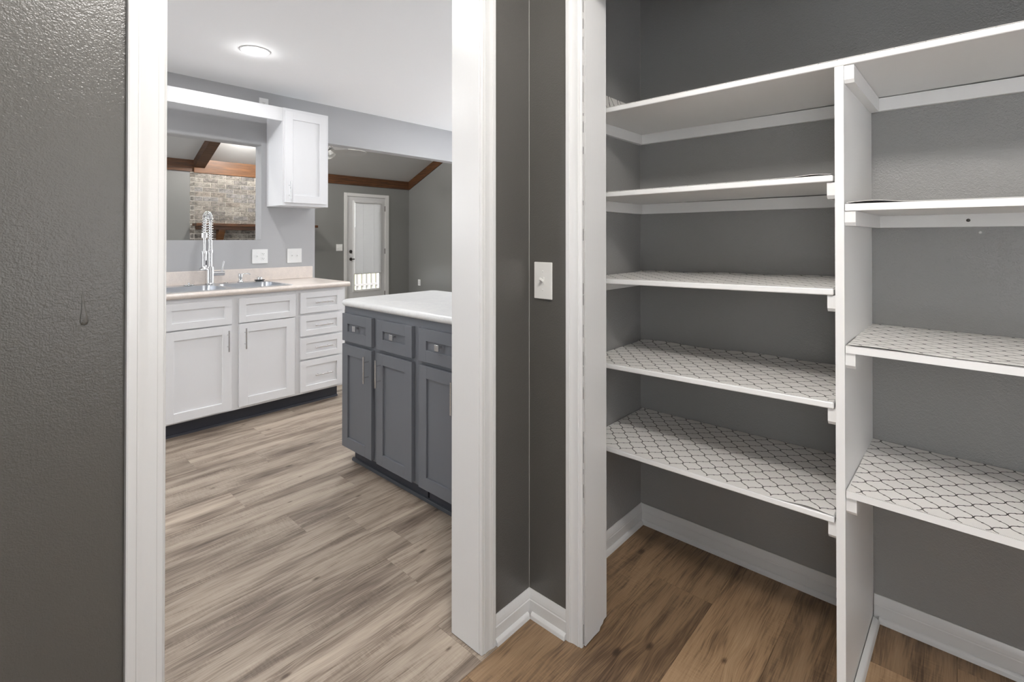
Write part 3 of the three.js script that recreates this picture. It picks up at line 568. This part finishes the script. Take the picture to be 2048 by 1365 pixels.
{
  const t = thing('mantel_shelf', 'stained wooden mantel shelf on brackets against the whitewashed brick', 'mantel', [3.1, 1.38, -8.05]), zb = -8.1615;
  wpart('shelf_board', bx(2.222, 4.01, 1.453, 1.493, zb, -7.975, 0.004), M.trimWood, t);
  wpart('apron', bx(2.262, 3.965, 1.40, 1.453, zb, -8.02, 0.003), M.trimWood, t);
  for (const x of [2.53, 3.65]) wpart('bracket', prism('x', [[1.40, zb], [1.40, -8.04], [1.37, -8.045], [1.30, -8.09], [1.22, -8.125], [1.18, zb]], x, x + 0.085), M.trimWoodPale, t);
}
{ // exterior door
  const d = structGroup('door_1'), z = ZBACK - 0.045, gx0 = 4.80, gx1 = 5.345, gy0 = 0.32, gy1 = 1.952;
  part('door_frame', [bx(DX0 - 0.012, DX0 - 0.003, 0, DTOP + 0.012, ZBACK - 0.1, ZBACK), bx(DX1 + 0.003, DX1 + 0.012, 0, DTOP + 0.012, ZBACK - 0.1, ZBACK), bx(DX0, DX1, DTOP + 0.003, DTOP + 0.012, ZBACK - 0.1, ZBACK)], M.trim, d);
  part('door_casing', [bx(4.602, DX0 - 0.006, 0, 2.10, ZBACK + 0.0005, ZBACK + 0.016, 0.003), bx(DX1 + 0.006, 5.54, 0, 2.10, ZBACK + 0.0005, ZBACK + 0.016, 0.003), bx(DX0 - 0.006, DX1 + 0.006, DTOP + 0.006, 2.10, ZBACK + 0.0005, ZBACK + 0.016, 0.003)], M.trim, d);
  const slab = part('door_slab', [bx(DX0, gx0, 0.01, DTOP, z, ZBACK - 0.003, 0.001), bx(gx1, DX1, 0.01, DTOP, z, ZBACK - 0.003, 0.001), bx(gx0, gx1, gy1, DTOP, z, ZBACK - 0.003), bx(gx0, gx1, 0.01, gy0, z, ZBACK - 0.003)], M.door, d);
  part('glazing_frame', [bx(gx0 - 0.02, gx0 + 0.02, gy0 - 0.02, gy1 + 0.02, ZBACK - 0.003, ZBACK + 0.008, 0.003), bx(gx1 - 0.02, gx1 + 0.02, gy0 - 0.02, gy1 + 0.02, ZBACK - 0.003, ZBACK + 0.008, 0.003), bx(gx0, gx1, gy0 - 0.02, gy0 + 0.015, ZBACK - 0.003, ZBACK + 0.008, 0.003), bx(gx0, gx1, gy1 - 0.015, gy1 + 0.02, ZBACK - 0.003, ZBACK + 0.008, 0.003)], M.plate, slab);
  part('glass', bx(gx0, gx1, gy0, gy1, ZBACK - 0.024, ZBACK - 0.02), M.glass, slab);
  part('handle', [rod([4.743, 0.897, ZBACK - 0.004], [4.743, 0.897, ZBACK + 0.03], 0.01), lathe([[0, 0], [0.03, 0], [0.028, 0.008], [0, 0.01]], 0, 0, 0, 20).rotateX(Math.PI / 2).translate(4.743, 0.897, ZBACK - 0.003), bx(4.735, 4.80, 0.888, 0.908, ZBACK + 0.024, ZBACK + 0.04, 0.006)], M.bronze, slab);
  part('deadbolt', [lathe([[0, 0], [0.03, 0], [0.028, 0.01], [0, 0.012]], 0, 0, 0, 20).rotateX(Math.PI / 2).translate(4.739, 1.036, ZBACK - 0.003), bx(4.733, 4.745, 1.02, 1.052, ZBACK + 0.008, ZBACK + 0.022, 0.003)], M.bronze, slab);
  for (const y of [1.84, 1.03, 0.22]) part('hinge', rod([DX1 + 0.004, y - 0.05, ZBACK + 0.004], [DX1 + 0.004, y + 0.05, ZBACK + 0.004], 0.009), M.bronze, d);
}
{
  const t = thing('window_blind', 'white horizontal mini blind covering most of the door glass', 'blind', [5.085, 0.62, ZBACK + 0.025]), x0 = 4.805, x1 = 5.355, top = 1.955;
  wpart('headrail', bx(x0 - 0.005, x1 + 0.005, top - 0.025, top + 0.012, ZBACK + 0.01, ZBACK + 0.04, 0.003), M.blind, t);
  const g0 = new RoundedBoxGeometry(x1 - x0, 0.0012, 0.028, 1, 0.0005); g0.rotateX(1.08); const slat = metreUV(g0), n = 55, b0 = 0.648;
  for (let i = 0; i < n; i++) { const o = part('slat', slat, M.blind, t); o.position.set(0, b0 + (top - 0.035 - b0) * i / (n - 1) - 0.62, 0); o.rotation.z = 0.0; }
  wpart('bottom_rail', bx(x0, x1, 0.62, 0.636, ZBACK + 0.014, ZBACK + 0.037, 0.003), M.blind, t);
  for (const x of [4.968, 5.195]) wpart('cord', bx(x - 0.0025, x + 0.0025, 0.63, top - 0.02, ZBACK + 0.039, ZBACK + 0.0405), M.blind, t);
}
{ // ceiling fan
  const c = [3.44, 2.50, -6.68], t = thing('ceiling_fan', 'ceiling fan with light kit peeking out behind the white wall cabinet', 'ceiling fan', c);
  part('downrod', [cyl(0.012, 0.012, slopeY(-6.68) - 2.50 - 0.19, 0, 0.17, 0), cyl(0.05, 0.075, 0.09, 0, slopeY(-6.68) - 2.50 - 0.11, 0)], M.nickel, t);
  part('motor_housing', lathe([[0, 0.19], [0.04, 0.185], [0.1, 0.16], [0.125, 0.12], [0.125, 0.07], [0.09, 0.04], [0.06, 0.02], [0.06, -0.03], [0.085, -0.04], [0.085, -0.06], [0, -0.065]], 0, 0, 0, 32), M.nickel, t);
  for (let k = 0; k < 5; k++) {
    const a = -0.077 + k * 2 * Math.PI / 5, s = [[0.15, -0.05], [0.3, -0.066], [0.5, -0.074], [0.61, -0.06], [0.645, -0.035], [0.655, 0], [0.645, 0.035], [0.61, 0.06], [0.5, 0.074], [0.3, 0.066], [0.15, 0.05]];
    const g = prism('y', s, 0.052, 0.058); g.rotateX(-0.42); g.rotateY(a);
    const b = part('blade', g, k % 2 ? M.fanBlade : M.fanPale, t);
    const i = bx(0.08, 0.2, 0.055, 0.063, -0.018, 0.018); i.rotateY(a); part('blade_iron', i, M.nickel, b);
  }
  for (let k = 0; k < 4; k++) {
    const a = 0.5 + k * Math.PI / 2, g = lathe([[0.022, 0], [0.03, -0.02], [0.05, -0.075], [0.062, -0.1], [0.06, -0.1], [0.047, -0.072], [0.027, -0.02], [0.02, 0]], 0, 0, 0, 24); g.scale(0.85, 0.85, 0.85); g.rotateZ(0.6); g.translate(0.085, 0.01, 0); g.rotateY(a);
    const s = part('lamp_shade', g, M.fanShade, t);
    const bulb = new THREE.SphereGeometry(0.022, 14, 10); bulb.translate(0.118, -0.04, 0); bulb.rotateY(a); part('bulb', metreUV(bulb), M.plate, s);
  }
}
for (const [x, z, l] of [[2.75, -7.33, 'round ceiling light close above the brick chimney breast'], [3.9, -6.0, 'round ceiling light on the sloping ceiling near the outside door'], [0.9, -5.6, 'round ceiling light on the sloping ceiling at the window end of the family room']]) {
  const y = slopeY(z), t = thing('ceiling_light', l, 'ceiling light', [x, y, z]), tilt = -Math.atan(0.43); t.rotation.x = tilt;
  part('trim_ring', lathe([[0.07, -0.002], [0.074, -0.012], [0.09, -0.008], [0.094, 0.004], [0.07, 0.004]], 0, 0, 0, 36), M.plate, t);
  part('lens', lathe([[0, -0.012], [0.06, -0.010], [0.07, -0.004], [0, -0.002]], 0, 0, 0, 36), std(lin(0.9, 0.9, 0.9), 0.6, { emissive: lin(...FAMILY_TINT), emissiveIntensity: 3 }), t);
  const p = new THREE.PointLight(lin(...FAMILY_TINT), FAMILY); p.position.set(x, y - 0.085, z + 0.03); p.shadow.radius = 3; p.castShadow = true; scene.add(p);
}
// outside the door
{
  struct('deck', bx(3.2, 9.5, -0.14, -0.02, -11.3, ZBACK - 0.1), M.deck);
  const t = thing('deck_railing', 'pale deck railing with upright pickets seen below the blind', 'railing', [7, -0.02, -11.2]);
  wpart('rail', [bx(5, 9.3, 0.86, 0.92, -11.23, -11.17), bx(5, 9.3, 0.08, 0.13, -11.23, -11.17)], M.picket, t);
  for (let i = 0; i < 32; i++) wpart('picket', bx(5.02 + i * 0.135, 5.065 + i * 0.135, -0.02, 0.87, -11.222, -11.178), M.picket, t);
  struct('lawn', bx(2, 14, -0.14, -0.1, -17, -11.3), M.lawn);
  single('garden_fence', bx(2, 14, -0.14, 1.7, -17.1, -17), M.fence, 'brown wooden garden fence behind the deck railing', 'fence');
}

// ================================================================ PANTRY
const XF = 1.600;                                               // front edge of the shelves
function shelf(label, z0, z1, yl, yr, cleats, extra) {          // yl, yr: top height at its two ends
  const t = thing('pantry_shelf', label, 'shelf', [XF, (yl + yr) / 2 - 0.019, (z0 + z1) / 2]), tilt = Math.atan2(yr - yl, z1 - z0);
  const c = (z0 + z1) / 2, D = XB - XF - 0.001, g = z0 > -0.3 ? prism('y', [[0, DR + 0.0015 - c], [D, -0.2192 - c], [D, z1 - c], [0, z1 - c]], 0, 0.0185) : bx(0, D, 0, 0.0185, z0 - c, z1 - c, 0.004);
  g.rotateX(-tilt);                                             // the right bay's boards follow the slightly skewed divider
  part('board', g, M.shelf, t);
  for (const c of cleats) wpart('cleat', c, M.shelf, t);
  if (extra) extra(t);
  return t;
}
const backCleat = (z0, z1, top, h = 0.044) => bx(XB - 0.019, XB - 0.0005, top - h, top - 0.0005, z0, z1, 0.0012);
const sideCleat = (z0, z1, top, h = 0.044, x0 = 1.47) => bx(x0, XB - 0.0195, top - h, top - 0.0005, z0, z1, 0.0012);
const DL = -0.2525, DR = -0.2315;
const endCleat = (z0, z1, top, h = 0.045, x0 = XF + 0.008) => {  // short supports on the divider, front corner clipped
  const g = prism('z', [[x0, top - 0.0005], [x0, top - h + 0.009], [x0 + 0.007, top - h], [XB - 0.0195, top - h], [XB - 0.0195, top - 0.0005]], z0, z1), p = g.attributes.position;
  for (let i = 0; i < p.count; i++) p.setZ(i, p.getZ(i) + (p.getX(i) - XF) * 0.0238);   // along the divider's face
  return g;
};
single('shelf_divider', (() => { const g = prism('y', [[XF - 0.002, DL], [XF - 0.002, DR], [XB - 0.001, -0.2205], [XB - 0.001, -0.2405]], 0.001, 1.7475); return g; })(), M.shelf, 'tall white upright panel dividing the pantry shelves', 'shelf divider');
single('shoe_molding', prism('x', [[0.0005, DR + 0.002], ...[0, 15, 30, 45, 60, 75, 90].map((d) => [0.0005 + 0.018 * Math.sin(d * Math.PI / 180), DR + 0.002 + 0.018 * Math.cos(d * Math.PI / 180)])].map(([y, z]) => [y, z]), XF + 0.004, XB - 0.024, 0.6).applyMatrix4(new THREE.Matrix4().makeTranslation(XF, 0, DR).multiply(new THREE.Matrix4().makeRotationY(-0.0235)).multiply(new THREE.Matrix4().makeTranslation(-XF, 0, -DR))), M.trim, 'white shoe molding along the foot of the pantry shelf divider', 'molding');
shelf('topmost white pantry shelf running over the divider along the whole back wall', ZP + 0.001, PZ1 - 0.001, 1.7625, 1.7771, [backCleat(ZP, -0.241, 1.7455), backCleat(-0.2, PZ1, 1.7475), sideCleat(ZP + 0.0005, ZP + 0.019, 1.7435), endCleat(-0.231, -0.2085, 1.7475, 0.047, XF + 0.003)]);
shelf('second shelf from the top in the left pantry bay, plain white', ZP + 0.001, -0.257, 1.450, 1.4545, [backCleat(ZP, -0.243, 1.4315), sideCleat(ZP + 0.0005, ZP + 0.019, 1.431), endCleat(-0.273, -0.2535, 1.434)]);
shelf('white shelf at middle height in the left pantry bay, third from the top', ZP + 0.001, -0.257, 1.128, 1.1415, [sideCleat(ZP + 0.0005, ZP + 0.019, 1.109, 0.04), endCleat(-0.273, -0.2535, 1.122)]);
shelf('white shelf second from the bottom in the left pantry bay', ZP + 0.001, -0.257, 0.8155, 0.8300, [endCleat(-0.273, -0.2535, 0.8105)]);
shelf('bottom white shelf of the left pantry bay above the bare floor', ZP + 0.001, -0.257, 0.5105, 0.5185, [endCleat(-0.273, -0.2535, 0.499)]);
shelf('plain white shelf of the right pantry bay, just below the topmost shelf', -0.23, PZ1 - 0.001, 1.373, 1.3696, [backCleat(-0.2, PZ1, 1.354, 0.04), endCleat(-0.231, -0.2065, 1.3535, 0.04, XF + 0.004)], (t) => { for (const [z, y] of [[0.02, 1.334]]) part('screw', lathe([[0, 0.002], [0.0045, 0.0015], [0.005, 0]], 0, 0, 0, 12).rotateZ(Math.PI / 2).translate(XB - 0.019 - t.position.x, y - t.position.y, z - t.position.z), M.bronze, t); });
shelf('white shelf with curling liner at middle height in the right pantry bay', -0.23, PZ1 - 0.001, 0.989, 0.98225, [endCleat(-0.231, -0.2085, 0.969, 0.042, XF + 0.006)]);
shelf('lowest white shelf of the right pantry bay', -0.23, PZ1 - 0.001, 0.600, 0.5932, [endCleat(-0.231, -0.2075, 0.580, 0.046, XF + 0.008)]);
{ // printed shelf paper
  const left = std(0xffffff, 0.4, { map: linerTexture(0.010, 0.0, false), side: THREE.DoubleSide }), right = std(0xffffff, 0.4, { map: linerTexture(0.0175, 0.0, true), side: THREE.DoubleSide });
  const liner = (label, z0, z1, yl, yr, m, node, lift, xf = XF + 0.004) => {  // node: z of a printed crossing at the front row
    const nx = 24, nz = 64, v = [], uv = [], id = [], s = (((node - z0) % PZ) + PZ) % PZ;
    for (let i = 0; i <= nx; i++) for (let j = 0; j <= nz; j++) {
      const x = xf + (XB - 0.004 - xf) * i / nx, z = z0 + (z1 - z0) * j / nz, k = j / nz;
      v.push(x, yl + (yr - yl) * k + 0.0014 + lift(x - XF, z - z0, z1 - z), z); uv.push((z - z0 - s + PZ) / 0.86, (x - XF) / 0.47);
    }
    const lip = v.length / 3;                                    // the cut front edge of the paper
    for (const d of [0, 0.0009]) for (let j = 0; j <= nz; j++) { v.push(v[j * 3] - 0.0001, v[j * 3 + 1] - d, v[j * 3 + 2]); uv.push(uv[j * 2], 0.0004); }
    for (let j = 0; j < nz; j++) { const a = lip + j, b = a + nz + 1; id.push(b, b + 1, a, a, b + 1, a + 1); }
    for (let i = 0; i < nx; i++) for (let j = 0; j < nz; j++) { const a = i * (nz + 1) + j, b = a + nz + 1; id.push(a, a + 1, b, b, a + 1, b + 1); }
    let g = new THREE.BufferGeometry(); g.setAttribute('position', new THREE.BufferAttribute(new Float32Array(v), 3)); g.setAttribute('uv', new THREE.BufferAttribute(new Float32Array(uv), 2)); g.setIndex(id); g.computeVertexNormals();
    const b = new THREE.Vector3(XF, (yl + yr) / 2, (z0 + z1) / 2); g.translate(-b.x, -b.y, -b.z);
    const o = part(numbered('shelf_liner'), g, m, scene); o.position.copy(b); o.userData = { label, category: 'shelf liner' }; return o;
  };
  const bump = (d, c, w, h) => h * Math.exp(-((d - c) ** 2) / (w * w)), flat = () => 0, edge = (x) => Math.exp(-x * 9);
  const far = (x) => Math.max(0, 0.468 - x);
  liner('trellis patterned paper on the topmost pantry shelf, only a corner showing', ZP + 0.004, 0.62, 1.7625, 1.7735, left, -0.92, (x, a) => 0.1 * Math.max(0, 1 - a / 0.045) ** 2);   // its end stands up against the side wall
  liner('patterned paper on the left bay second shelf, its right end lifting', ZP + 0.006, -0.262, 1.450, 1.4545, left, -0.92, (x, a, b) => bump(b, 0.045, 0.035, 0.004) * edge(x));
  liner('black trellis patterned paper on the middle shelf of the left bay', ZP + 0.005, -0.259, 1.128, 1.1415, left, -0.93, (x, a) => bump(far(x), 0, 0.03, 0.004) * (1 + 0.4 * Math.sin(a * 21)));
  liner('black trellis patterned paper on the left bay shelf second from the bottom', ZP + 0.005, -0.259, 0.8155, 0.8300, left, -0.945, (x, a) => bump(far(x), 0, 0.03, 0.006) * (1 + 0.5 * Math.sin(a * 16)));
  liner('black trellis patterned paper on the bottom shelf of the left bay', ZP + 0.012, -0.259, 0.5105, 0.5185, left, -0.921, (x, a, b) => bump(far(x), 0, 0.03, 0.004) * Math.exp(-a * 12) + bump(b, 0.06, 0.05, 0.007) * edge(x), XF + 0.0);
  liner('patterned paper on the plain right bay shelf, its left corner bulging upward', -0.2265, 0.62, 1.373, 1.371, right, -0.02, (x, a) => bump(a, 0.055, 0.05, 0.0065) * edge(x));
  liner('trellis patterned paper with a raised front edge on the right bay middle shelf', -0.2265, 0.62, 0.989, 0.985, right, -0.01, (x, a) => (bump(a, 0.07, 0.09, 0.004) + bump(a, 0.5, 0.25, 0.0045)) * Math.exp(-x * 14), XF + 0.008);
  liner('black trellis patterned paper on the lowest shelf of the right bay', -0.2245, 0.62, 0.600, 0.596, right, -0.072, (x, a) => bump(far(x), 0, 0.02, 0.003) * Math.exp(-a * 10), XF + 0.001);
}
single('wall_anchor', (() => { const g = lathe([[0, 0.003], [0.003, 0.0025], [0.0045, 0]], 0, 0, 0, 12); g.rotateZ(Math.PI / 2); g.translate(XB - 0.0002, 1.297, 0.047); return g; })(), M.spackle, 'tiny white wall anchor below the upper shelf of the right bay', 'wall anchor');

renderer.render(scene, camera);
